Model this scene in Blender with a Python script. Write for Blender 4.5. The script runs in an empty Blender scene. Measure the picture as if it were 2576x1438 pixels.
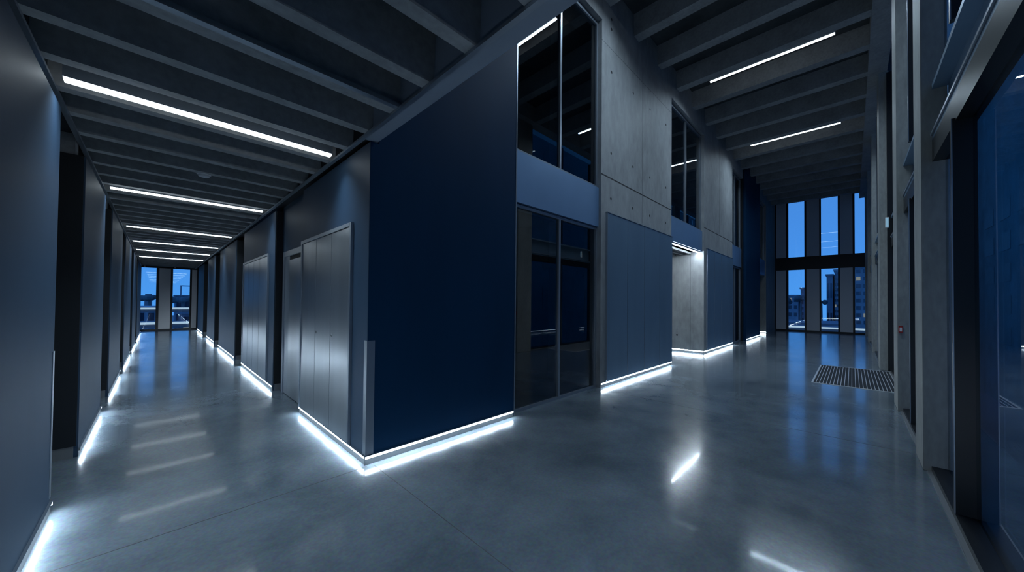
import bpy, math, random
from mathutils import Matrix, Vector
random.seed(4)
S = bpy.context.scene
COL = S.collection

# ------------------------------------------------------------------ materials
def node_mat(name):
    m = bpy.data.materials.new(name); m.use_nodes = True
    nt = m.node_tree; nt.nodes.clear()
    out = nt.nodes.new('ShaderNodeOutputMaterial')
    return m, nt, out

def surf(name, col, rough=.5, metal=0., spec=.5, var=0., scale=3., col2=None, bump=0., bscale=40.,
         rvar=0., coat=0., coat_r=.1, stretch=(1, 1, 1), detail=6., fine=0.):
    m, nt, out = node_mat(name)
    N, L = nt.nodes, nt.links
    b = N.new('ShaderNodeBsdfPrincipled'); L.new(b.outputs[0], out.inputs[0])
    b.inputs['Base Color'].default_value = (*col, 1); b.inputs['Roughness'].default_value = rough
    b.inputs['Metallic'].default_value = metal; b.inputs['Specular IOR Level'].default_value = spec
    b.inputs['Coat Weight'].default_value = coat; b.inputs['Coat Roughness'].default_value = coat_r
    tc = N.new('ShaderNodeNewGeometry')
    mp = N.new('ShaderNodeMapping'); mp.inputs['Scale'].default_value = stretch
    L.new(tc.outputs['Position'], mp.inputs['Vector'])
    if var or rvar:
        n = N.new('ShaderNodeTexNoise'); n.inputs['Scale'].default_value = scale
        n.inputs['Detail'].default_value = detail; n.inputs['Roughness'].default_value = .6
        L.new(mp.outputs[0], n.inputs['Vector'])
        src = n.outputs['Fac']
        if fine:
            n2 = N.new('ShaderNodeTexNoise'); n2.inputs['Scale'].default_value = scale * 9
            n2.inputs['Detail'].default_value = 5; L.new(mp.outputs[0], n2.inputs['Vector'])
            mx = N.new('ShaderNodeMix'); mx.inputs[0].default_value = fine
            L.new(n.outputs['Fac'], mx.inputs[2]); L.new(n2.outputs['Fac'], mx.inputs[3]); src = mx.outputs[0]
        if var:
            r = N.new('ShaderNodeValToRGB')
            c2 = col2 or tuple(c * (1 + var) for c in col)
            r.color_ramp.elements[0].position = .33; r.color_ramp.elements[1].position = .67
            r.color_ramp.elements[0].color = (*[c * (1 - var) for c in col], 1)
            r.color_ramp.elements[1].color = (*c2, 1)
            L.new(src, r.inputs[0]); L.new(r.outputs[0], b.inputs['Base Color'])
        if rvar:
            mr = N.new('ShaderNodeMapRange'); mr.inputs['From Min'].default_value = .3; mr.inputs['From Max'].default_value = .7
            mr.inputs['To Min'].default_value = rough - rvar; mr.inputs['To Max'].default_value = rough + rvar
            L.new(src, mr.inputs['Value']); L.new(mr.outputs[0], b.inputs['Roughness'])
    if bump:
        n = N.new('ShaderNodeTexNoise'); n.inputs['Scale'].default_value = bscale; n.inputs['Detail'].default_value = 4
        L.new(mp.outputs[0], n.inputs['Vector'])
        bp = N.new('ShaderNodeBump'); bp.inputs['Strength'].default_value = bump; bp.inputs['Distance'].default_value = .01
        L.new(n.outputs['Fac'], bp.inputs['Height']); L.new(bp.outputs[0], b.inputs['Normal'])
        if coat: L.new(bp.outputs[0], b.inputs['Coat Normal'])
    return m

def glow(name, col, strength):
    m, nt, out = node_mat(name)
    e = nt.nodes.new('ShaderNodeEmission'); e.inputs[0].default_value = (*col, 1); e.inputs[1].default_value = strength
    nt.links.new(e.outputs[0], out.inputs[0])
    return m

def glass(name, tint, ior=1.5, gloss=(1, 1, 1)):
    m, nt, out = node_mat(name)
    N, L = nt.nodes, nt.links
    t = N.new('ShaderNodeBsdfTransparent'); t.inputs[0].default_value = (*tint, 1)
    g = N.new('ShaderNodeBsdfGlossy'); g.inputs['Roughness'].default_value = 0.; g.inputs[0].default_value = (*gloss, 1)
    f = N.new('ShaderNodeFresnel')
    # both faces of a thin pane reflect alike: give the leaving face the inverse index
    ge = N.new('ShaderNodeNewGeometry'); mr = N.new('ShaderNodeMapRange')
    mr.inputs['To Min'].default_value = ior; mr.inputs['To Max'].default_value = 1 / ior
    L.new(ge.outputs['Backfacing'], mr.inputs['Value']); L.new(mr.outputs[0], f.inputs['IOR'])
    mx = N.new('ShaderNodeMixShader'); L.new(f.outputs[0], mx.inputs[0]); L.new(t.outputs[0], mx.inputs[1]); L.new(g.outputs[0], mx.inputs[2])
    L.new(mx.outputs[0], out.inputs[0])
    return m

M = dict(
    concrete=surf('board_concrete', (.30, .31, .315), .62, var=.30, scale=1.1, fine=.35, bump=.25, bscale=30, stretch=(1, 1, .45), rvar=.06),
    ceil=surf('ceiling_concrete', (.34, .345, .345), .75, var=.25, scale=2.2, bump=.3, bscale=25, fine=.4),
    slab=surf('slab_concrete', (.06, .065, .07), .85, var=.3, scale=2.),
    column=surf('column_concrete', (.30, .31, .30), .6, var=.25, scale=2.5, bump=.25, bscale=25, stretch=(1, 1, .35), fine=.4),
    navy=surf('navy_wall_panel', (.032, .066, .116), .56, spec=.35, var=.08, scale=1.5, stretch=(1, 1, .3), bump=.02, bscale=12),
    deep=surf('deep_blue_wall_panel', (.004, .036, .095), .55, spec=.12, var=.07, scale=1.5, stretch=(1, 1, .3)),
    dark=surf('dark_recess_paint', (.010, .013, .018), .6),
    black=surf('black_aluminium', (.012, .014, .018), .38, metal=.3),
    frame=surf('grey_aluminium', (.36, .41, .47), .36, metal=.75),
    steel=surf('brushed_panel_metal', (.46, .50, .54), .29, metal=.85, var=.07, scale=3., stretch=(1, 1, .06), bump=.12, bscale=2.2),
    bluepanel=surf('satin_blue_grey_panel', (.19, .29, .40), .40, metal=.45, var=.06, scale=1.2, stretch=(1, 1, .3)),
    spandrel=surf('spandrel_panel', (.27, .43, .66), .36, metal=.55, var=.05, scale=1., bump=.04, bscale=1.6),
    kick=surf('kick_plate', (.30, .31, .32), .42, metal=.6),
    infill=surf('pale_infill_panel', (.78, .79, .81), .6),
    rail=surf('mat_rail', (.70, .71, .72), .4, metal=.5),
    soffit=surf('grey_soffit_band', (.30, .35, .42), .55),
    mat=surf('mat_carpet', (.018, .022, .03), .9, var=.2, scale=60),
    plastic=surf('white_plastic', (.80, .80, .80), .45),
    red=surf('red_plastic', (.45, .02, .015), .4),
    hole=surf('tie_hole_shadow', (.035, .035, .037), .8),
    joint=surf('joint_filler', (.075, .08, .085), .8),
    seam=surf('seam', (.10, .105, .11), .8),
    led=glow('led_diffuser', (.70, .86, 1.), 48.),
    lamp=glow('lamp_diffuser', (.80, .92, 1.), 6.),
    soffit_led=glow('soffit_led', (.74, .88, 1.), 85.),
    glass=glass('clear_glass', (.80, .88, .93)),
    tint=glass('dark_tinted_glass', (.30, .42, .52), 1.9),
    curtain=glass('curtain_glass', (.50, .64, .70), 1.5),
    sign=glow('sign_face', (.35, .65, .9), .5),
)

# floor: polished concrete, sealed, clear reflections broken by tiny waviness
def floor_mat():
    m, nt, out = node_mat('polished_concrete_floor')
    N, L = nt.nodes, nt.links
    b = N.new('ShaderNodeBsdfPrincipled'); L.new(b.outputs[0], out.inputs[0])
    g = N.new('ShaderNodeNewGeometry')
    n1 = N.new('ShaderNodeTexNoise'); n1.inputs['Scale'].default_value = .9; n1.inputs['Detail'].default_value = 8; n1.inputs['Roughness'].default_value = .62
    n2 = N.new('ShaderNodeTexNoise'); n2.inputs['Scale'].default_value = 45; n2.inputs['Detail'].default_value = 3
    n3 = N.new('ShaderNodeTexNoise'); n3.inputs['Scale'].default_value = 4.5; n3.inputs['Detail'].default_value = 5
    n1.inputs['Distortion'].default_value = .25
    for n in (n1, n2, n3): L.new(g.outputs['Position'], n.inputs['Vector'])
    r = N.new('ShaderNodeValToRGB'); r.color_ramp.elements[0].position = .30; r.color_ramp.elements[1].position = .74
    r.color_ramp.elements[0].color = (.090, .115, .138, 1); r.color_ramp.elements[1].color = (.235, .275, .310, 1)
    L.new(n1.outputs['Fac'], r.inputs[0])
    mm = N.new('ShaderNodeMix'); mm.data_type = 'RGBA'; mm.blend_type = 'OVERLAY'; mm.inputs[0].default_value = .35
    L.new(r.outputs[0], mm.inputs[6]); L.new(n2.outputs['Color'], mm.inputs[7])
    L.new(mm.outputs[2], b.inputs['Base Color'])
    mr = N.new('ShaderNodeMapRange'); mr.inputs['From Min'].default_value = .3; mr.inputs['From Max'].default_value = .7
    mr.inputs['To Min'].default_value = .13; mr.inputs['To Max'].default_value = .22
    L.new(n3.outputs['Fac'], mr.inputs['Value']); L.new(mr.outputs[0], b.inputs['Roughness'])
    b.inputs['Specular IOR Level'].default_value = .6
    b.inputs['Coat Weight'].default_value = .25; b.inputs['Coat Roughness'].default_value = .045
    bp = N.new('ShaderNodeBump'); bp.inputs['Strength'].default_value = .05; bp.inputs['Distance'].default_value = .003
    n4 = N.new('ShaderNodeTexNoise'); n4.inputs['Scale'].default_value = 9.; n4.inputs['Detail'].default_value = 3
    L.new(g.outputs['Position'], n4.inputs['Vector'])
    L.new(n4.outputs['Fac'], bp.inputs['Height']); L.new(bp.outputs[0], b.inputs['Normal'])
    b2 = N.new('ShaderNodeBump'); b2.inputs['Strength'].default_value = .05; b2.inputs['Distance'].default_value = .002
    L.new(n2.outputs['Fac'], b2.inputs['Height']); L.new(b2.outputs[0], b.inputs['Coat Normal'])
    return m
M['floor'] = floor_mat()

# ------------------------------------------------------------------ mesh helpers
def link(o, parent=None):
    COL.objects.link(o)
    if parent: o.parent = parent
    return o

class MB:
    def __init__(s, o=(0, 0, 0)): s.v = []; s.f = []; s.o = Vector(o)
    def box(s, x0, x1, y0, y1, z0, z1):
        i = len(s.v)
        for z in (z0, z1):
            for x, y in ((x0, y0), (x1, y0), (x1, y1), (x0, y1)): s.v.append(Vector((x, y, z)) - s.o)
        for q in ((3, 2, 1, 0), (4, 5, 6, 7), (0, 1, 5, 4), (1, 2, 6, 5), (2, 3, 7, 6), (3, 0, 4, 7)): s.f.append([i + k for k in q])
        return s
    def prism(s, prof, axis, a, b):
        # prof: closed polygon in the two other axes; extruded along axis from a to b
        i = len(s.v); n = len(prof)
        for t in (a, b):
            for p in prof:
                c = {'x': (t, p[0], p[1]), 'y': (p[0], t, p[1]), 'z': (p[0], p[1], t)}[axis]
                s.v.append(Vector(c) - s.o)
        s.f.append([i + k for k in range(n)][::-1]); s.f.append([i + n + k for k in range(n)])
        for k in range(n): s.f.append([i + k, i + (k + 1) % n, i + n + (k + 1) % n, i + n + k])
        return s
    def lathe(s, c, prof, seg=32, axis='z'):
        i = len(s.v); n = len(prof)
        for k in range(seg):
            a = 2 * math.pi * k / seg
            for r, h in prof:
                d = {'z': (r * math.cos(a), r * math.sin(a), h), 'y': (r * math.cos(a), h, r * math.sin(a)), 'x': (h, r * math.cos(a), r * math.sin(a))}[axis]
                s.v.append(Vector(c) + Vector(d) - s.o)
        for k in range(seg):
            for j in range(n - 1):
                a, b = i + k * n + j, i + ((k + 1) % seg) * n + j
                s.f.append([a, b, b + 1, a + 1])
        s.f.append([i + k * n for k in range(seg)]); s.f.append([i + k * n + n - 1 for k in range(seg)][::-1])
        return s
    def build(s, name, mat, parent=None, bevel=0.):
        me = bpy.data.meshes.new(name); me.from_pydata([tuple(v) for v in s.v], [], s.f); me.update()
        import bmesh
        bm = bmesh.new(); bm.from_mesh(me); bmesh.ops.recalc_face_normals(bm, faces=bm.faces)
        if bevel: bmesh.ops.bevel(bm, geom=bm.edges[:], offset=bevel, segments=2, affect='EDGES', clamp_overlap=True)
        bm.to_mesh(me); bm.free()
        me.materials.append(M[mat] if isinstance(mat, str) else mat)
        o = bpy.data.objects.new(name, me)
        if not parent: o.location = s.o
        return link(o, parent)

def tag(o, label=None, cat=None, group=None, kind=None):
    if label: o['label'] = label
    if cat: o['category'] = cat
    if group: o['group'] = group
    if kind: o['kind'] = kind
    return o
def thing(name, loc, label, cat, group=None):
    o = bpy.data.objects.new(name, None); o.location = loc; o.empty_display_size = .1; link(o)
    return tag(o, label, cat, group)
def struct(name, mb, mat, label, cat, bevel=0.):
    return tag(mb.build(name, mat, bevel=bevel), label, cat, kind='structure')
def B(*a, o=(0, 0, 0)): return MB(o).box(*a)

# ------------------------------------------------------------------ key dimensions (metres)
KX, KY = 1.44, 3.38          # corner of the central block
LX = -.532                   # face of the corridor's left piers
RY = -.49                    # face of the columns of the glazed side
EX, EY = 26.6, 24.6          # window walls at the hall's and the corridor's end
ZB, ZS = 3.19, 3.56          # low ceiling: underside of ribs, of slab
HB, HS = 7.42, 7.88          # hall ceiling: underside of beams, of slab
LED0, LED1 = .058, .084      # light line of the skirting

# ------------------------------------------------------------------ floor
struct('floor', B(-1.6, 27.2, -1.2, 25.2, -.30, 0), 'floor', 'polished grey concrete floor running through corridor and hall', 'floor')
for i, (x0, x1, y0, y1, lab) in enumerate((
        (-.52, KX, 3.345, 3.351, 'thin sawn floor joint crossing the corridor mouth to the block corner'),
        (1.500, 1.505, -.48, 3.33, 'thin sawn floor joint running from the block corner toward the camera'),
        (5.748, 5.754, -.45, 3.30, 'thin sawn floor joint across the hall before the entrance mat'))):
    struct('trim_%d' % (i + 1), B(x0, x1, y0, y1, .0, .0012), 'joint', lab, 'floor joint')

# ------------------------------------------------------------------ low ceiling over the corridor
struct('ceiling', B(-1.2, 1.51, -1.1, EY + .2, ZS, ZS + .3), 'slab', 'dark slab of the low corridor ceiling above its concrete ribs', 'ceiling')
k = -4; n = 0
while True:
    y = 1.67 + .517 * k; k += 1
    if y > EY - .35: break
    if y < -.5: continue
    b = MB((.4, y, ZB)).prism([(y, ZB), (y + .102, ZB), (y + .115, ZS), (y - .017, ZS)], 'x', -.60, 1.41).build('ceiling_rib', 'ceil')
    tag(b, 'slim dark concrete rib spanning the low corridor ceiling', 'ceiling rib', 'concrete ribs of the low corridor ceiling')
o = B(-.58, 1.39, 2.650, 2.700, ZB - .004, ZB + .030, o=(.4, 2.7, ZB)).build('cable_conduit', 'frame')
tag(o, 'pale metal conduit fixed along the side of one near corridor ceiling rib', 'conduit')
struct('trim_4', B(1.352, 1.388, -.6, EY, 3.163, 3.186), 'frame', 'narrow metal edge trim along the right side of the corridor ceiling', 'ceiling trim')
struct('trim_5', B(-.592, -.556, -.6, EY, 3.163, 3.186), 'frame', 'narrow metal edge trim along the left side of the corridor ceiling', 'ceiling trim')
struct('trim_6', B(1.392, 1.512, -.64, KY + .02, 3.175, ZS), 'soffit', 'broad grey soffit band of the edge beam where corridor meets hall', 'edge beam')
struct('trim_7', B(1.412, 1.60, KY + .02, EY, 3.24, ZS), 'dark', 'dark upstand above the right corridor wall', 'ceiling edge')
struct('trim_8', B(-.72, -.60, -.6, EY, 3.24, ZS), 'dark', 'dark upstand above the left corridor wall', 'ceiling edge')

# ------------------------------------------------------------------ LED skirting
def led_skirting(axis, face, a, b, sgn, label, group, ret=None):
    """axis: run direction; face: coordinate of the wall face; sgn: side the light looks to"""
    loc = ((a + b) / 2, face, 0) if axis == 'x' else (face, (a + b) / 2, 0)
    t = thing('led_skirting', loc, label, 'skirting light', group)
    def prof(pts): return [(face + sgn * p, z) for p, z in pts]
    # kick plate carrying a slanted light line
    MB(loc).prism(prof([(0, 0), (.004, 0), (.004, LED0), (0, LED0)]), axis, a, b).build('kick_plate', 'kick', t)
    MB(loc).prism(prof([(0, LED0), (.006, LED0), (.014, LED1), (0, LED1)]), axis, a + .006, b - .006).build('diffuser', 'led', t)
    for u in (a, b - .006): MB(loc).prism(prof([(0, LED0), (.015, LED0), (.015, LED1), (0, LED1)]), axis, u, u + .006).build('end_cap', 'kick', t)
    MB(loc).prism(prof([(0, LED1), (.016, LED1), (.016, LED1 + .006), (0, LED1 + .006)]), axis, a, b).build('cap_profile', 'frame', t)
    return t

# ------------------------------------------------------------------ corridor, left side: piers with dark gaps
Z3 = 3.03
left = [(-.64, 4.25), (5.57, 7.50), (8.60, 11.00), (12.10, 14.70), (15.9, 18.3), (19.6, 23.3)]
names = ['nearest', 'second', 'third', 'fourth', 'fifth', 'sixth']
for i, (a, b) in enumerate(left):
    struct('wall_left', B(-.80, LX, a, b, .0, Z3, o=(LX, a, 0)), 'navy',
           '%s blue-grey panelled pier on the left side of the corridor' % names[i], 'wall', bevel=.002)
    led_skirting('y', LX, a, b, 1, 'glowing white skirting light at the foot of the %s left corridor pier' % names[i], 'skirting lights of the left corridor wall')
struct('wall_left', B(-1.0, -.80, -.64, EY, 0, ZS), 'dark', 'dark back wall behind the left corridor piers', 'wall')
struct('wall_left', B(-.80, -.60, 23.3, EY, 0, ZS), 'navy', 'blue wall end beside the left corridor window', 'wall')
for i, (a, b) in enumerate([(l[1], r[0]) for l, r in zip(left, left[1:])]):
    struct('baseboard_left', B(-.80, LX - .03, b - .012, b, 0, .115), 'kick', 'grey metal base on the side of the %s left corridor pier' % names[i + 1], 'baseboard')
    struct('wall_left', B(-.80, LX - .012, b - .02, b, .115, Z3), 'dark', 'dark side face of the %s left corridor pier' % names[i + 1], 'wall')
    struct('trim', B(-.80, -.604, b + .0, b + .2, Z3, ZS - .01), 'ceil', 'concrete downstand above the %s left corridor pier' % names[i + 1], 'downstand')
g = thing('corner_guard', (LX, 4.25, 0), 'slim steel edge guard on the nearest left corridor pier', 'corner guard', 'steel corner guards')
B(LX, LX + .004, 4.20, 4.25, .12, 1.20, o=(LX, 4.25, 0)).build('flange', 'frame', g)
B(LX - .05, LX + .004, 4.25, 4.254, .12, 1.20, o=(LX, 4.25, 0)).build('flange', 'frame', g)

# ------------------------------------------------------------------ central block and corridor, right side
struct('wall_right', B(KX, 1.53, KY, 5.62, 0, 3.165), 'navy', 'blue-grey corridor face of the central block', 'wall', bevel=.002)
struct('wall_front', B(1.53, 3.51, KY + .0, KY + .30, 0, HS).box(KX + .003, 1.53, KY - .002, KY + .01, 0, 3.165), 'deep', 'plain deep navy face of the central block toward the hall', 'wall')
struct('wall_front', B(1.60, 3.51, KY + .30, 7.8, 0, HS), 'dark', 'dark core of the central block behind its panels', 'wall')
struct('trim', B(3.505, 3.525, KY - .004, KY + .14, 0.0, HS), 'frame', 'thin vertical metal edge between navy wall and glazing', 'edge trim')
led_skirting('y', KX, KY, 5.62, -1, 'glowing white skirting light below the nearest cabinet doors', 'skirting lights of the right corridor wall')
led_skirting('x', KY, KX - .014, 3.49, -1, 'glowing white skirting light along the deep navy hall wall', 'skirting lights of the hall wall')
struct('wall_right', B(1.555, 1.60, 5.62, 7.27, 0, 3.24), 'navy', 'recessed blue wall around the grey corridor door', 'wall')
right = [(7.27, 10.45), (11.6, 15.0), (16.3, 18.9), (20.7, 23.6)]
for i, (a, b) in enumerate(right):
    struct('wall_right', B(KX, 1.90, a, b, 0, 3.165, o=(KX, a, 0)), 'navy', '%s blue-grey panelled pier on the right side of the corridor' % names[i + 1], 'wall', bevel=.002)
    led_skirting('y', KX, a, b, -1, 'glowing white skirting light at the foot of the %s right corridor pier' % names[i + 1], 'skirting lights of the right corridor wall')
    struct('baseboard_right', B(KX + .03, 1.9, a - .012, a, 0, .115), 'kick', 'grey metal base on the side of the %s right corridor pier' % names[i + 1], 'baseboard')
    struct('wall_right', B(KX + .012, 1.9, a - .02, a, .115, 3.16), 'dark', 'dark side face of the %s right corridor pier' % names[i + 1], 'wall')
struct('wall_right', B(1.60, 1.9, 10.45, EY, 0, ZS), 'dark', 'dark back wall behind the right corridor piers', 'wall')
struct('wall_right', B(1.50, 1.9, 23.6, EY, 0, ZS), 'navy', 'blue wall end beside the right corridor window', 'wall')
g = thing('corner_guard', (KX, KY, 0), 'bright steel corner guard wrapped around the central block corner', 'corner guard', 'steel corner guards')
B(KX - .005, KX, KY - .005, KY + .062, .095, 1.205, o=(KX, KY, 0)).build('flange', 'frame', g)
B(KX, KX + .075, KY - .005, KY, .095, 1.205, o=(KX, KY, 0)).build('flange', 'frame', g)

def cabinet(y0, y1, z0, z1, div, label, locks):
    loc = (KX, (y0 + y1) / 2, 0)
    t = thing('cabinet_front', loc, label, 'cabinet doors', 'metal cabinet fronts in the corridor')
    f = MB(loc)
    w = .042
    f.box(KX - .030, KX, y0, y0 + w, z0, z1); f.box(KX - .030, KX, y1 - w, y1, z0, z1); f.box(KX - .030, KX, y0 + w, y1 - w, z1 - w, z1)
    f.build('frame', 'frame', t, bevel=.002)
    ys = [y0 + w] + div + [y1 - w]
    for j in range(len(ys) - 1):
        d = B(KX - .018, KX, ys[j] + .004, ys[j + 1] - .004, z0, z1 - w - .004, o=loc).build('door', 'steel', t, bevel=.003)
        for ly in locks:
            if ys[j] < ly < ys[j + 1]:
                MB(loc).lathe((KX - .018, ly, 1.19), [(.017, 0), (.017, -.006), (.009, -.010), (.009, -.004)], 20, 'x').build('lock', 'kick', d)
cabinet(3.76, 5.58, .095, 2.425, [4.37, 4.93], 'tall three-leaf brushed metal cabinet doors on the central block', [4.31, 4.88])
cabinet(7.70, 10.35, .095, 2.45, [8.48, 9.08, 9.68], 'tall four-leaf brushed metal cabinet doors farther down the corridor', [])

# recessed door
d = thing('door_1', (1.555, 6.45, 0), 'grey metal corridor door in a deep frame between the cabinet fronts', 'door'); d['kind'] = 'structure'
DL = (1.555, 6.45, 0)
f = MB(DL); f.box(1.525, 1.555, 7.00, 7.09, 0, 2.42); f.box(1.525, 1.555, 5.80, 5.89, 0, 2.42); f.box(1.525, 1.555, 5.89, 7.00, 2.33, 2.42); f.build('frame', 'frame', d, bevel=.002)
f = MB(DL); f.box(1.553, 1.5548, 5.89, 7.0, 2.26, 2.33); f.build('head', 'dark', d)
B(1.536, 1.554, 5.89, 6.72, .01, 2.26, o=DL).build('leaf', 'steel', d, bevel=.002)
B(1.540, 1.554, 6.724, 7.0, .01, 2.33, o=DL).build('side_panel', 'frame', d)

# ------------------------------------------------------------------ linear ceiling lights
def linear_light(x0, x1, y, z, w, label, group, axis='x', mat='lamp', power=16, spread=105):
    t = thing('linear_light', ((x0 + x1) / 2, y, z), label, 'ceiling light', group) if axis == 'x' else thing('linear_light', (y, (x0 + x1) / 2, z), label, 'ceiling light', group)
    loc = t.location
    def bb(u0, u1, v0, v1, z0, z1): return B(u0, u1, v0, v1, z0, z1, o=loc) if axis == 'x' else B(v0, v1, u0, u1, z0, z1, o=loc)
    bb(x0, x1, y - w / 2, y + w / 2, z + .006, z + .11).build('housing', 'frame', t)
    bb(x0 + .004, x1 - .004, y - w / 2 + .002, y + w / 2 - .002, z - .012, z + .006).build('diffuser', mat, t)
    ld = bpy.data.lights.new('linear_lamp', 'AREA'); ld.shape = 'RECTANGLE'; ld.size = x1 - x0 - .02; ld.size_y = w * .8
    ld.energy = power; ld.color = (.62, .82, 1.); ld.spread = math.radians(spread)
    lo = bpy.data.objects.new('linear_lamp', ld); link(lo, t); lo.location = (0, 0, -.014)
    if axis == 'y': lo.rotation_euler.z = math.pi / 2
    for u in (x0 + .25, x1 - .25):
        bb(u - .006, u + .006, y - .006, y + .006, z + .11, (ZS if axis == 'x' else HS)).build('hanger', 'kick', t)
    return t
for i, (y, lab) in enumerate(((.45, 'bright linear ceiling light just above the camera'), (4.03, 'nearest and longest of the bright linear lights seen in the corridor ceiling'), (7.52, 'second bright linear light along the corridor ceiling'),
                              (11.27, 'third bright linear light along the corridor ceiling'), (14.03, 'fourth bright linear light along the corridor ceiling'),
                              (16.43, 'fifth bright linear light along the corridor ceiling'), (19.1, 'farthest bright linear light of the corridor ceiling'))):
    linear_light(-.50, 1.292, y, 3.165, .072, lab, 'linear lights of the corridor ceiling')
for x, lab in ((5.65, 'linear hall ceiling light above the near glazing'), (10.12, 'large bright linear light between beams of the hall ceiling'), (15.25, 'smaller bright linear light farther along the hall ceiling')):
    linear_light(.24, 2.66, x, 7.45, .068, lab, 'linear lights of the hall ceiling', 'y', power=62, spread=150)

# smoke detectors
for (x, y, lab) in ((.39, 5.93, 'round smoke detector between the first two corridor lights'), (.37, 13.2, 'small smoke detector above the middle of the corridor'), (.44, 18.5, 'tiny smoke detector near the corridor end')):
    z = 3.16
    t = thing('smoke_detector', (x, y, z), lab, 'smoke detector', 'smoke detectors of the corridor ceiling')
    MB((x, y, z)).lathe((x, y, z), [(.080, .10), (.080, .060), (.090, .055)], 32).build('mounting_base', 'plastic', t)
    MB((x, y, z)).lathe((x, y, z), [(.080, .055), (.072, .030), (.056, .026), (.056, .006), (.046, 0)], 32).build('sensor_head', 'plastic', t)
    MB((x, y, z)).lathe((x, y, z), [(.010, .4), (.010, .09)], 10).build('drop_rod', 'kick', t)

# ------------------------------------------------------------------ corridor end window wall
W0, W1, WT = EY, EY + .10, 3.17
f = MB()
f.box(-.80, 1.9, W0, W1, 0, .075); f.box(-.80, 1.9, W0, W1, 3.10, ZS)
for a, b in ((-.80, -.60), (-.05, .05), (.46, .54), (1.17, 1.25), (1.44, 1.9)): f.box(a, b, W0, W1, .075, 3.10)
struct('window_1', f, 'black', 'black framed window wall at the end of the corridor', 'window')
for n_, (a, b) in enumerate(((-.60, -.05), (.54, 1.17))):
    struct('window_%d' % (n_ + 2), B(a, b, W0 + .05, W0 + .062, .075, 3.10), 'glass', '%s tall glass pane at the corridor end' % ('left', 'right')[n_], 'window pane')
for n_, (a, b) in enumerate(((.05, .46), (1.25, 1.44))):
    struct('wall_back', B(a, b, W0 - .01, W0 + .05, .075, 3.10), 'infill', ('wide pale grey panel between the two corridor end panes', 'narrow pale grey panel right of the corridor end panes')[n_], 'wall panel')
for n_, (a, b) in enumerate(((-.55, .02), (.5, 1.15))):
    t = thing('blind_box', ((a + b) / 2, W0 - .06, 3.17), 'dark metal blind box above the %s corridor end pane' % ('left', 'right')[n_], 'blind box', 'blind boxes over the corridor end windows')
    B(a, b, W0 - .09, W0, 3.125, 3.175, o=t.location).build('casing', 'black', t)
    B(a + .08, a + .12, W0 - .10, W0 - .09, 3.13, 3.17, o=t.location).build('bracket', 'plastic', t)
struct('trim', B(-.6, KX, W0 - .12, W0, 3.185, 3.30), 'frame', 'grey metal pelmet across the corridor end', 'pelmet')

# ------------------------------------------------------------------ hall long wall (y = KY)
GY = KY + .085               # glazing plane set back behind the concrete
def hall_glazing(x0, x1, z0, z1, mull, label, name, mat='tint', w=.045):
    loc = ((x0 + x1) / 2, GY, z0)
    t = thing(name, loc, label, 'window'); t['kind'] = 'structure'
    f = MB(loc)
    f.box(x0, x1, GY, GY + .07, z0, z0 + w); f.box(x0, x1, GY, GY + .07, z1 - w, z1)
    for a in [x0] + mull + [x1 - w]: f.box(a, a + w, GY, GY + .07, z0 + w, z1 - w)
    f.build('frame', 'frame', t)
    xs = [x0] + mull + [x1 - w]
    for a, b in zip(xs, xs[1:]): B(a + w, b, GY + .03, GY + .042, z0 + w, z1 - w, o=loc).build('pane', mat, t)
hall_glazing(3.525, 5.83, 0.0, 3.02, [4.64], 'tall ground floor glazing between navy wall and first concrete pier', 'window_4')
hall_glazing(3.525, 5.83, 3.78, 6.95, [4.64], 'tall upper glazing between navy wall and first concrete pier', 'window_5')
hall_glazing(9.40, 12.2, 3.92, 6.98, [10.75], 'upper glazing above the lit niche', 'window_6')
hall_glazing(15.9, 17.7, 0.0, 3.15, [16.75], 'far ground floor glazing beyond the second concrete pier', 'window_7')
hall_glazing(15.9, 17.7, 3.98, 7.0, [16.75], 'far upper glazing beyond the second concrete pier', 'window_8')
hall_glazing(21.0, 23.4, 3.98, 7.0, [22.1], 'farthest upper glazing above the dark opening', 'window_9')
def spandrel(x0, x1, z0, z1, lab):
    struct('trim', B(x0, x1, GY - .035, GY + .3, z0, z1), 'spandrel', lab, 'spandrel')
spandrel(3.525, 5.83, 3.035, 3.78, 'smooth blue-grey spandrel panel between the two near glazings')
spandrel(9.40, 12.2, 3.27, 3.92, 'blue-grey spandrel panel above the lit niche')
spandrel(15.9, 17.7, 3.17, 3.98, 'bright blue spandrel panel beyond the second concrete pier')
spandrel(21.0, 23.4, 3.17, 3.98, 'farthest blue spandrel panel above the dark opening')
# concrete piers with joints and tie holes
def pier(x0, x1, idx, joints, vj, holes, y1=KY + 1.25):
    struct('wall_front', B(x0, x1, KY, y1, 0, HS, o=(x0, KY, 0)), 'concrete', '%s tall fair-faced concrete pier of the hall wall' % idx, 'wall', bevel=.004)
    m = MB()
    for z in joints: m.box(x0, x1, KY - .0015, KY + .004, z - .012, z + .012)
    struct('trim', m, 'hole', 'dark horizontal pour joint across the %s concrete pier' % idx, 'joint')
    m = MB()
    for (vx, z0, z1) in vj: m.box(vx - .005, vx + .005, KY - .001, KY + .004, z0, z1)
    if vj: struct('trim', m, 'seam', 'fine vertical shutter joint on the %s concrete pier' % idx, 'joint')
    for (hx, hz) in holes:
        h = MB((hx, KY, hz)).lathe((hx, KY, hz), [(.030, -.0012), (.022, -.002), (.020, .01)], 20, 'y').build('tie_hole', 'hole')
        tag(h, 'small round tie hole in the %s concrete pier' % idx, 'tie hole', 'tie holes of the concrete piers')
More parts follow.
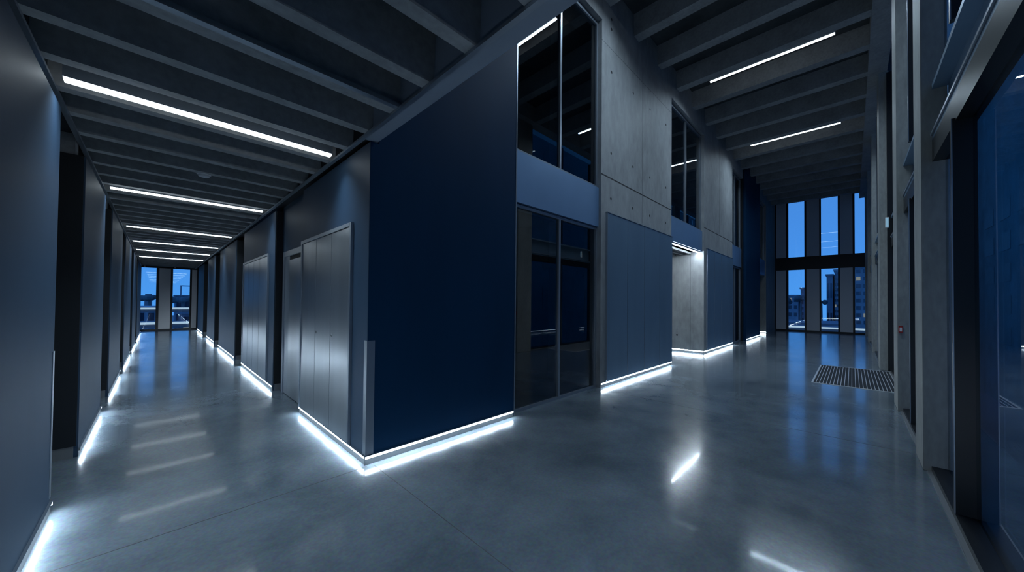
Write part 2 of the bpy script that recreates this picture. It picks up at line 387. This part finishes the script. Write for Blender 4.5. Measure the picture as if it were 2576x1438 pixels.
pier(5.83, 9.40, 'first', [4.04], [(7.62, 3.4, 7.2)],
     [(x, z) for z in (6.15, 4.54, 3.64) for x in (6.20, 7.15, 8.03, 9.0)] + [(6.19, 7.0), (6.19, 7.2)])
struct('trim', B(5.83, 9.40, KY - .001, KY + .004, 6.60, 6.608), 'seam', 'fine horizontal shutter joint high on the first concrete pier', 'joint')
pier(12.2, 15.9, 'second', [4.04], [(14.0, 4.1, 7.2)], [])
struct('wall_front', B(23.4, EX, KY, KY + 1.25, 0, HS), 'column', 'last dark concrete pier before the hall end windows', 'wall')
struct('wall_front', B(17.85, 21.0, KY - .10, KY + 1.25, 0, HS), 'deep', 'deep blue pier between the far glazings of the hall', 'wall')
struct('trim', B(17.70, 17.85, KY, KY + .6, 0, HS), 'black', 'black reveal beside the far deep blue pier', 'reveal')
# lintels above glazings
for a, b, z in ((3.51, 5.83, 6.99), (9.40, 12.2, 7.02), (15.9, 17.85, 7.04), (21.0, 23.4, 7.04)):
    struct('wall_front', B(a, b, KY, KY + .5, z, HS), 'concrete' if a < 15 else 'ceil', 'concrete lintel above the %s upper glazing' % {3.51: 'nearest', 9.40: 'niche', 15.9: 'far', 21.0: 'farthest'}[a], 'wall')
# metal cladding panels
def cladding(x0, x1, z0, z1, div, label):
    loc = ((x0 + x1) / 2, KY, 0)
    t = thing('cladding_panel', loc, label, 'wall cladding', 'blue metal cladding on the concrete piers')
    xs = [x0] + div + [x1]
    B(x0, x0 + .012, KY - .045, KY, z0, z1 + .012, o=loc).box(x0, x1, KY - .045, KY, z1, z1 + .012).build('edge_frame', 'frame', t)
    for a, b in zip(xs, xs[1:]): B(a + (.012 if a == x0 else .006), b - .006, KY - .036, KY, z0, z1, o=loc).build('sheet', 'bluepanel', t, bevel=.004)
    for a in div: B(a - .005, a + .005, KY - .040, KY, z0, z1, o=loc).build('seam_bead', 'frame', t)
cladding(6.00, 9.38, .10, 3.33, [6.86, 7.68, 8.55], 'large four-strip blue metal cladding on the first concrete pier')
cladding(12.42, 15.86, .10, 3.38, [13.30, 14.12, 15.0], 'smaller four-strip blue metal cladding on the second concrete pier')
led_skirting('x', KY, 5.84, 9.40, -1, 'glowing white skirting light below the large blue metal cladding', 'skirting lights of the hall wall')
led_skirting('x', KY, 12.19, 15.9, -1, 'glowing white skirting light below the smaller blue metal cladding', 'skirting lights of the hall wall')
led_skirting('y', 12.2, KY, KY + 1.25, -1, 'glowing white skirting light inside the concrete niche', 'skirting lights of the hall wall')
led_skirting('x', KY - .10, 17.85, 21.0, -1, 'glowing white skirting light below the far deep blue pier', 'skirting lights of the hall wall')
led_skirting('y', 23.4, KY, KY + 1.25, -1, 'glowing white skirting light in the farthest dark opening', 'skirting lights of the hall wall')
# niche: soffit, joint, LED
struct('trim', B(12.197, 12.2, 3.78, 3.792, .09, 3.2), 'seam', 'vertical joint in the lit concrete side of the niche', 'joint')
h = MB((12.2, 4.197, .543)).lathe((12.2, 4.197, .543), [(.030, -.0012), (.022, -.002), (.020, .01)], 20, 'x').build('tie_hole', 'hole')
tag(h, 'small round tie hole low in the lit niche side', 'tie hole', 'tie holes of the concrete piers')
struct('wall_front', B(9.40, 12.2, KY + 1.25, KY + 1.4, 0, 3.3), 'concrete', 'concrete back wall of the lit niche', 'wall')
struct('ceiling', B(9.40, 12.2, GY + .10, KY + 1.25, 3.27, 3.4), 'ceil', 'ribbed concrete soffit inside the niche', 'ceiling')
for j in range(4):
    struct('ceiling', B(9.40, 12.2, GY + .30 + j * .24, GY + .36 + j * .24, 3.21, 3.27), 'ceil', 'concrete rib of the niche soffit', 'ceiling rib')
t = thing('soffit_light', (10.8, GY + .06, 3.24), 'bright light strip along the front edge of the niche soffit', 'light strip')
B(9.41, 12.19, GY + .02, GY + .08, 3.238, 3.272, o=t.location).build('channel', 'frame', t)
B(9.41, 12.19, GY + .03, GY + .07, 3.226, 3.238, o=t.location).build('diffuser', 'soffit_led', t)
# far opening
struct('wall_front', B(21.0, 23.4, KY + 1.25, KY + 1.4, 0, HS), 'dark', 'dark back of the farthest opening', 'wall')
struct('ceiling', B(21.0, 23.4, GY + .26, KY + 1.25, 3.17, 3.3), 'dark', 'dark soffit of the farthest opening', 'ceiling')
# dark rooms behind the glazings
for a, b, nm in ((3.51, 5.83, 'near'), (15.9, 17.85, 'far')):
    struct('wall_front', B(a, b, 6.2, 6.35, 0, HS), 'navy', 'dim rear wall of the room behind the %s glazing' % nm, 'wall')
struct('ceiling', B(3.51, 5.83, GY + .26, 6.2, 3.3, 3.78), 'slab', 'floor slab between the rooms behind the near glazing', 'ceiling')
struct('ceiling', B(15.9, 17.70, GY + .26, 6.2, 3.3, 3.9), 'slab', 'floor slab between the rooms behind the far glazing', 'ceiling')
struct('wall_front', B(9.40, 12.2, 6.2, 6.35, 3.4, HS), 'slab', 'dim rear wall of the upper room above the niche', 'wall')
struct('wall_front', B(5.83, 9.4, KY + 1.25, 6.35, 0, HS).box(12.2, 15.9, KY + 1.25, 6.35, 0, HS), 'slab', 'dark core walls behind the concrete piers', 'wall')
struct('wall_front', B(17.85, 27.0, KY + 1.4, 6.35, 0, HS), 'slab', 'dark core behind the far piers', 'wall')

# ------------------------------------------------------------------ hall ceiling
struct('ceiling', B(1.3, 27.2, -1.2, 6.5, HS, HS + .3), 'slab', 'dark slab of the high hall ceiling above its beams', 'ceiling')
struct('wall_left', B(1.412, 1.512, -.64, KY, ZS, HS), 'ceil', 'upper wall above the edge of the low ceiling', 'wall')
i = 0; x = 9.86 - 1.28 * 6
while x < EX - .3:
    o = MB((x, 1.5, HB)).prism([(x - .12, HB), (x + .12, HB), (x + .145, HS), (x - .145, HS)], 'y', -.30, KY + .02).build('ceiling_beam', 'ceil')
    tag(o, 'grey concrete beam spanning the high hall ceiling', 'ceiling beam', 'concrete beams of the high hall ceiling')
    x += 1.28; i += 1
struct('trim', B(1.512, EX, -.64, -.30, HB - .02, HS), 'ceil', 'long concrete edge beam above the glazed side of the hall', 'edge beam')

# ------------------------------------------------------------------ glazed side: columns, mullions, channels, glass
cols = [(5.25, .55, 'nearest'), (7.88, .66, 'second'), (12.52, .85, 'third'), (17.0, .85, 'fourth'), (21.4, .85, 'fifth'), (25.6, .6, 'farthest')]
for x, w, nm in cols:
    o = B(x, x + w, -.66, RY, 0, HB - .02, o=(x, RY, 0)).build('concrete_column', 'column', bevel=.006)
    tag(o, '%s slender concrete column along the glazed side of the hall' % nm, 'column', 'concrete columns of the glazed side')
bays = [(-.62, 5.25, [.4, 1.6, 4.19], -.542), (5.80, 7.88, [6.95], -.542), (8.54, 12.52, [10.4], -.66), (13.37, 17.0, [15.2], -.542), (17.85, 21.4, [19.6], -.542), (22.25, 25.6, [23.9], -.542)]
bn = ['nearest', 'second', 'entrance', 'fourth', 'fifth', 'farthest']
GD = .10
for (a, b, mu, fy), nm in zip(bays, bn):
    loc = ((a + b) / 2, fy, 0)
    t = thing('window_%d' % (10 + bn.index(nm)), loc, 'black framed %s bay of the tall glass side wall' % nm, 'window'); t['kind'] = 'structure'
    B(a, b, fy - .14, fy, 0, .055, o=loc).build('sill', 'black', t)
    B(a, b, fy + .0, fy + .03, 0, .012, o=loc).build('threshold', 'kick', t)
    for m_ in mu:
        B(m_, m_ + .06, fy - .12, fy, .055, 3.02, o=loc).build('mullion', 'black', t)
        B(m_ - .001, m_ + .002, fy - .004, fy + .002, .055, 3.02, o=loc).build('mullion_edge', 'frame', t)
        B(m_, m_ + .06, fy - .12, fy, 3.78, HB - .1, o=loc).build('mullion', 'black', t)
        B(m_ - .001, m_ + .002, fy - .004, fy + .002, 3.78, HB - .1, o=loc).build('mullion_edge', 'frame', t)
    B(a, b, fy - .14, fy - .02, 3.00, 3.21, o=loc).build('header', 'black', t)
    # steel channel at floor level of the upper storey
    ch = MB(loc)
    ch.prism([(fy - .02, 3.21), (fy - .02, 3.245), (fy - .12, 3.245), (fy - .12, 3.71), (fy - .02, 3.71), (fy - .02, 3.755), (fy - .14, 3.755), (fy - .14, 3.21)], 'x', a, b)
    ch.build('channel', 'bluepanel', t)
    B(a, b, fy - .05, fy - .008, 3.252, 3.275, o=loc).build('channel_rail', 'frame', t)
    xs = [a] + mu + [b]
    for j in range(len(xs) - 1):
        p0 = xs[j] + (.06 if j else 0)
        for z0, z1 in ((.055, 3.0), (3.755, HB - .1)):
            B(p0, xs[j + 1], fy - GD - .012, fy - GD, z0, z1, o=loc).build('pane', 'curtain', t)
struct('wall_front', B(1.3, 1.53, -.95, -.64, 3.0, HS), 'ceil', 'concrete wall end above the low ceiling by the glass side', 'wall')
struct('trim', B(8.54, 8.60, -.84, -.56, 0, HB - .1), 'black', 'black jamb of the entrance bay beside the second column', 'jamb')
struct('trim', B(12.44, 12.52, -.84, -.62, 0, HB - .1), 'black', 'black jamb of the entrance bay beside the third column', 'jamb')
# call point and sign
t = thing('fire_call_point', (7.87, -.52, 1.24), 'small red fire call point on the second column', 'fire call point')
B(7.845, 7.88, -.545, -.50, 1.19, 1.29, o=t.location).build('housing', 'red', t, bevel=.004)
B(7.842, 7.846, -.535, -.51, 1.21, 1.27, o=t.location).build('face_plate', 'plastic', t)
t = thing('emergency_sign', (11.9, -.60, 3.42), 'small glowing hanging emergency sign above the entrance', 'sign')
B(11.55, 11.60, -.60, -.545, 3.36, 3.60, o=t.location).build('housing', 'plastic', t, bevel=.004)
B(11.543, 11.55, -.595, -.55, 3.38, 3.58, o=t.location).build('lit_face', 'sign', t)

# entrance mat
t = thing('entrance_mat', (10.9, .05, 0), 'ribbed dark entrance mat with metal rails set in the floor', 'mat')
B(9.50, 12.35, -.655, .58, .0, .004, o=t.location).build('carpet_insert', 'mat', t)
m = MB(t.location)
m.box(9.47, 9.50, -.655, .61, 0, .007); m.box(12.35, 12.38, -.655, .61, 0, .007); m.box(9.5, 12.35, .58, .61, 0, .007); m.build('border', 'rail', t)
m = MB(t.location)
yy = .535
while yy > -.64:
    m.box(9.5, 12.35, yy, yy + .010, 0, .008); yy -= .053
m.build('rails', 'rail', t)

# ------------------------------------------------------------------ hall end window wall (x = EX)
def endbox(y0, y1, z0, z1, d0=0., d1=.12): return (EX + d0, EX + d1, y0, y1, z0, z1)
f = MB()
wins = [(2.0, 2.745), (.56, 1.265), (-.80, -.115)]
f.box(*endbox(-.95, KY + .3, 0, .10)); f.box(*endbox(-.95, KY + .3, 3.66, 4.42)); f.box(*endbox(-.95, KY + .3, 7.72, HS))
for a, b in ((3.33, 3.68), (2.745, 2.85), (1.91, 2.0), (1.265, 1.34), (.48, .56), (-.115, -.03)):
    f.box(*endbox(a, b, .10, 3.66)); f.box(*endbox(a, b, 4.42, 7.72))
struct('window_17', f, 'black', 'black framed two-storey window wall at the end of the hall', 'window')
nn = ['left', 'middle', 'right']
for j, (a, b) in enumerate(wins):
    for z0, z1, l in ((.10, 3.66, 'lower'), (4.42, 7.72, 'upper')):
        struct('window_%d' % (18 + j * 2 + (l == 'upper')), B(*endbox(a, b, z0, z1, .05, .062)), 'glass', '%s %s glass pane of the hall end wall' % (l, nn[j]), 'window pane')
for j, (a, b) in enumerate(((2.85, 3.33), (1.34, 1.91), (-.03, .48))):
    for z0, z1, l in ((.12, 3.66, 'lower'), (4.42, 7.72, 'upper')):
        struct('wall_back', B(*endbox(a, b, z0 - .02, z1 + .01, .01, .06)), 'infill', '%s %s pale grey panel of the hall end wall' % (l, nn[j]), 'wall panel')
        

# ------------------------------------------------------------------ outside: dusk city
OUT = dict(
    city=surf('hazed_city_facade', (.34, .40, .46), .7, var=.2, scale=.3),  # lightened and blued, dusk haze is put into the facade colour
    city2=surf('hazed_dark_city_facade', (.20, .25, .31), .7, var=.3, scale=.2),  # darker facades, same haze tint mixed into the colour
    pale=surf('pale_city_facade', (.22, .23, .25), .7),
    ground=surf('asphalt', (.22, .26, .30), .8, var=.3, scale=.05),
    leaf=surf('hazed_foliage', (.12, .17, .19), .9, var=.4, scale=.3),  # leaf colour lifted toward blue to imitate distance haze
    win=glow('lit_city_window', (.9, .85, .75), .28),
    street=glow('street_light', (.7, .85, 1.), .75),
    glassy=surf('city_glazing', (.06, .09, .13), .15, metal=.6),
)
OUT['teal2'] = surf('teal_facade_glazing', (.10, .25, .29), .5)
OUT['teal'] = surf('teal_facade', (.13, .30, .34), .7, var=.2, scale=.4)
M.update(OUT)
GZ = -13.
tag(B(-80, 420, -150, 420, GZ - 1, GZ).build('street_ground', 'ground'), 'dark ground of the city far below the windows', 'ground', kind='structure')
def tower(name, x0, x1, y0, y1, h, mat, label, lit=.12, face='x', nx=6, nz=10, roof=True, cat='building', zlow=-6.):
    loc = ((x0 + x1) / 2, (y0 + y1) / 2, GZ)
    t = thing(name, loc, label, cat)
    B(x0, x1, y0, y1, GZ, h, o=loc).build('facade', mat, t)
    rnd = random.Random(int(x0 * 7 + y0 * 13))
    u0, u1 = (y0, y1) if face == 'x' else (x0, x1)
    du = (u1 - u0) / nx; dz = (h - zlow) / nz
    for a in range(nx):
        for c in range(nz):
            p0, p1, q0, q1 = u0 + du * (a + .2), u0 + du * (a + .8), zlow + dz * (c + .25), zlow + dz * (c + .75)
            on_ = rnd.random() < lit
            mb = MB(loc)
            if face == 'x': mb.box(x0 - .06, x0, p0, p1, q0, q1)
            else: mb.box(p0, p1, y0 - .06, y0, q0, q1)
            w_ = mb.build('window', 'win' if on_ else 'glassy', t)
            if on_: w_['label'] = 'lit window'
    if roof: B(x0 - .2, x1 + .2, y0 - .2, y1 + .2, h, h + .4, o=loc).build('parapet', mat, t)
    return t
# beyond the hall end (seen along +x)
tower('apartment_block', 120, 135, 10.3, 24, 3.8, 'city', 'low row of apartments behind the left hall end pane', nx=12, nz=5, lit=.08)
tower('office_tower', 121, 132, 8.4, 9.9, 5.8, 'city2', 'narrow tower rising behind the left hall end pane', nx=2, nz=8, lit=.1)
tower('office_tower', 118, 134, 3.45, 4.6, 8.9, 'city2', 'tall dark office slab behind the middle hall end pane', nx=2, nz=2, lit=0)
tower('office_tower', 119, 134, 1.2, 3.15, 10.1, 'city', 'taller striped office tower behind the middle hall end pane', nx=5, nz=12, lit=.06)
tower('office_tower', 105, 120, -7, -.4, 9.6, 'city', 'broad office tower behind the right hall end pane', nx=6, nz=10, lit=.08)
tower('low_building', 70, 82, 1.5, 14, -1.6, 'city2', 'low dark flat-roofed building below the hall end panes', nx=10, nz=2, lit=.1)
def bush(x, y, z, r, label, grp):
    mb = MB((x, y, z)); rnd = random.Random(int(x * 3 + y * 5))
    mb.lathe((x, y, 0), [(.35, GZ), (.22, z)], 10)
    for q in range(8):
        a = rnd.random() * 6.28; rr = r * (.35 + .4 * rnd.random())
        c = (x + math.cos(a) * r * .6, y + math.sin(a) * r * .6, z + rnd.random() * r * .5)
        mb.lathe(c, [(rr * math.sin(p * math.pi / 8) + .01, -rr * math.cos(p * math.pi / 8)) for p in range(9)], 12)
    tag(mb.build('tree', 'leaf'), label, 'tree', grp)
for j in range(9):
    bush(105 + (j % 3) * 4, 5.0 + j * 2.1, 1.9 + (j * 37 % 5) * .25, 1.1, 'dark round treetop on the skyline behind the hall end panes', 'treetops beyond the hall end')
for j in range(9):
    bush(-7 + j * 1.9, 118 + (j % 3) * 5, .9 + (j * 31 % 5) * .2, 1.0, 'dark round treetop on the skyline behind the corridor end panes', 'treetops beyond the corridor end')
def viaduct(x0, x1, y0, y1, z, label, ax):
    loc = ((x0 + x1) / 2, (y0 + y1) / 2, z)
    t = thing('viaduct', loc, label, 'viaduct')
    B(x0, x1, y0, y1, z - .5, z, o=loc).build('deck', 'pale', t)
    if ax == 'y':
        B(x0 - .1, x0, y0, y1, z - .12, z + .1, o=loc).build('light_line', 'street', t)
        for q in range(5):
            yq = y0 + (y1 - y0 - 1) * q / 4; B(x0 + .5, x1 - .5, yq, yq + .5, GZ, z - .5, o=loc).build('pillar', 'pale', t)
    else:
        B(x0, x1, y0 - .1, y0, z - .12, z + .1, o=loc).build('light_line', 'street', t)
        for q in range(5):
            xq = x0 + (x1 - x0 - 1) * q / 4; B(xq, xq + .5, y0 + .5, y1 - .5, GZ, z - .5, o=loc).build('pillar', 'pale', t)
viaduct(60, 66, -6, 16, -1.35, 'pale elevated road with a light line beyond the hall end', 'y')
viaduct(48, 52, -6, 6, -1.9, 'lower pale elevated road with a light line beyond the hall end', 'y')
viaduct(-12, 14, 62, 66, .35, 'pale elevated road with a light line beyond the corridor end', 'x')
viaduct(-12, 14, 50, 54, -.9, 'lower pale elevated road beyond the corridor end', 'x')
# arch monument and portal frame beyond the corridor
t = thing('rooftop_gantry', (6.2, 142, 2.6), 'open square rooftop gantry behind the right corridor end pane', 'gantry')
for xx in (4.7, 7.4): B(xx, xx + .3, 142, 142.6, 2.6, 5.2, o=t.location).build('post', 'city2', t)
B(4.7, 7.7, 142, 142.6, 5.2, 5.5, o=t.location).build('beam', 'city2', t)
tower('warehouse', 3.6, 12, 141, 150, 2.2, 'city2', 'dark warehouse under the gantry behind the right corridor end pane', face='y', nx=5, nz=2, lit=.15)
t = thing('skyline_tower', (-1.75, 140, GZ), 'small open lantern tower on the skyline behind the left corridor pane', 'tower')
B(-2.5, -1.0, 140, 140.6, GZ, 1.3, o=t.location).build('shaft', 'city2', t)
for xx in (-2.3, -1.45): B(xx, xx + .25, 140, 140.5, 1.3, 2.5, o=t.location).build('post', 'city2', t)
B(-2.4, -1.1, 140, 140.5, 2.5, 2.8, o=t.location).build('crown', 'city2', t)
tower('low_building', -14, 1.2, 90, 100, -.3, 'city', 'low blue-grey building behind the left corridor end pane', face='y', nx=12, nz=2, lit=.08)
tower('low_building', 3.0, 16, 84, 95, -1.2, 'city2', 'low dark building with lit windows behind the right corridor end pane', face='y', nx=10, nz=3, lit=.35)
# added building beyond the glass side, blocks sky to darken the glass
t = thing('added_sky_blocker', (80, -20, GZ), 'added dark teal building that blocks the sky behind the glass side', 'building')
B(-30, 190, -26, -16, GZ, 46, o=t.location).build('facade', 'teal', t)
for a in range(14):
    for c in range(5): B(-12 + a * 8, -7 + a * 8, -16.05, -15.95, -4 + c * 4.6, -1.4 + c * 4.6, o=t.location).build('window', 'teal2', t)

# ------------------------------------------------------------------ dusk sky
w = bpy.data.worlds.new('dusk'); S.world = w; w.use_nodes = True
nt = w.node_tree; nt.nodes.clear()
o = nt.nodes.new('ShaderNodeOutputWorld'); bg = nt.nodes.new('ShaderNodeBackground'); nt.links.new(bg.outputs[0], o.inputs[0])
tc = nt.nodes.new('ShaderNodeTexCoord'); sx = nt.nodes.new('ShaderNodeSeparateXYZ'); nt.links.new(tc.outputs['Generated'], sx.inputs[0])
rp = nt.nodes.new('ShaderNodeValToRGB'); nt.links.new(sx.outputs['Z'], rp.inputs[0])
e = rp.color_ramp.elements
e[0].position = 0.; e[0].color = (.10, .38, .90, 1)
e[1].position = 1.; e[1].color = (.03, .12, .45, 1)
q = e.new(.10); q.color = (.085, .33, .85, 1)
q = e.new(.35); q.color = (.085, .27, .70, 1)
nt.links.new(rp.outputs[0], bg.inputs[0]); bg.inputs[1].default_value = 1.1

# ------------------------------------------------------------------ camera
F, YAW, PIT, ROL, DY = 873.68, .775046, -.0150178, .0097522, 26.44
cd = bpy.data.cameras.new('camera'); cam = bpy.data.objects.new('camera', cd); link(cam)
def rot(a, ax): return Matrix.Rotation(a, 3, ax)
Ry = Matrix(((math.cos(YAW), 0, math.sin(YAW)), (0, 1, 0), (-math.sin(YAW), 0, math.cos(YAW))))
Rx = Matrix(((1, 0, 0), (0, math.cos(PIT), -math.sin(PIT)), (0, math.sin(PIT), math.cos(PIT))))
Rz = Matrix(((math.cos(ROL), -math.sin(ROL), 0), (math.sin(ROL), math.cos(ROL), 0), (0, 0, 1)))
R = Rz @ Rx @ Ry
bx, ay, up = R @ Vector((0, 0, 1)), R @ Vector((-1, 0, 0)), R @ Vector((0, -1, 0))
W2C = Matrix((bx, ay, up)).transposed()          # world -> camera (right, down, forward)
right_, down_, fwd_ = W2C[0], W2C[1], W2C[2]
rm = Matrix((right_, -Vector(down_), -Vector(fwd_))).transposed()
cam.matrix_world = Matrix.Translation((0, 0, 1.6)) @ rm.to_4x4()
cd.sensor_fit = 'HORIZONTAL'; cd.sensor_width = 36; cd.lens = 36 * F / 2576
cd.shift_y = DY / 2576; cd.clip_start = .02; cd.clip_end = 1000
S.camera = cam

S.view_settings.view_transform = 'Standard'; S.view_settings.look = 'None'
S.view_settings.exposure = .12; S.view_settings.gamma = 1.; S.view_settings.use_curve_mapping = False
try:
    S.cycles.max_bounces = 10; S.cycles.diffuse_bounces = 4; S.cycles.glossy_bounces = 5; S.cycles.transparent_max_bounces = 16
    S.cycles.sample_clamp_indirect = 4.; S.cycles.use_light_tree = True
except Exception: pass
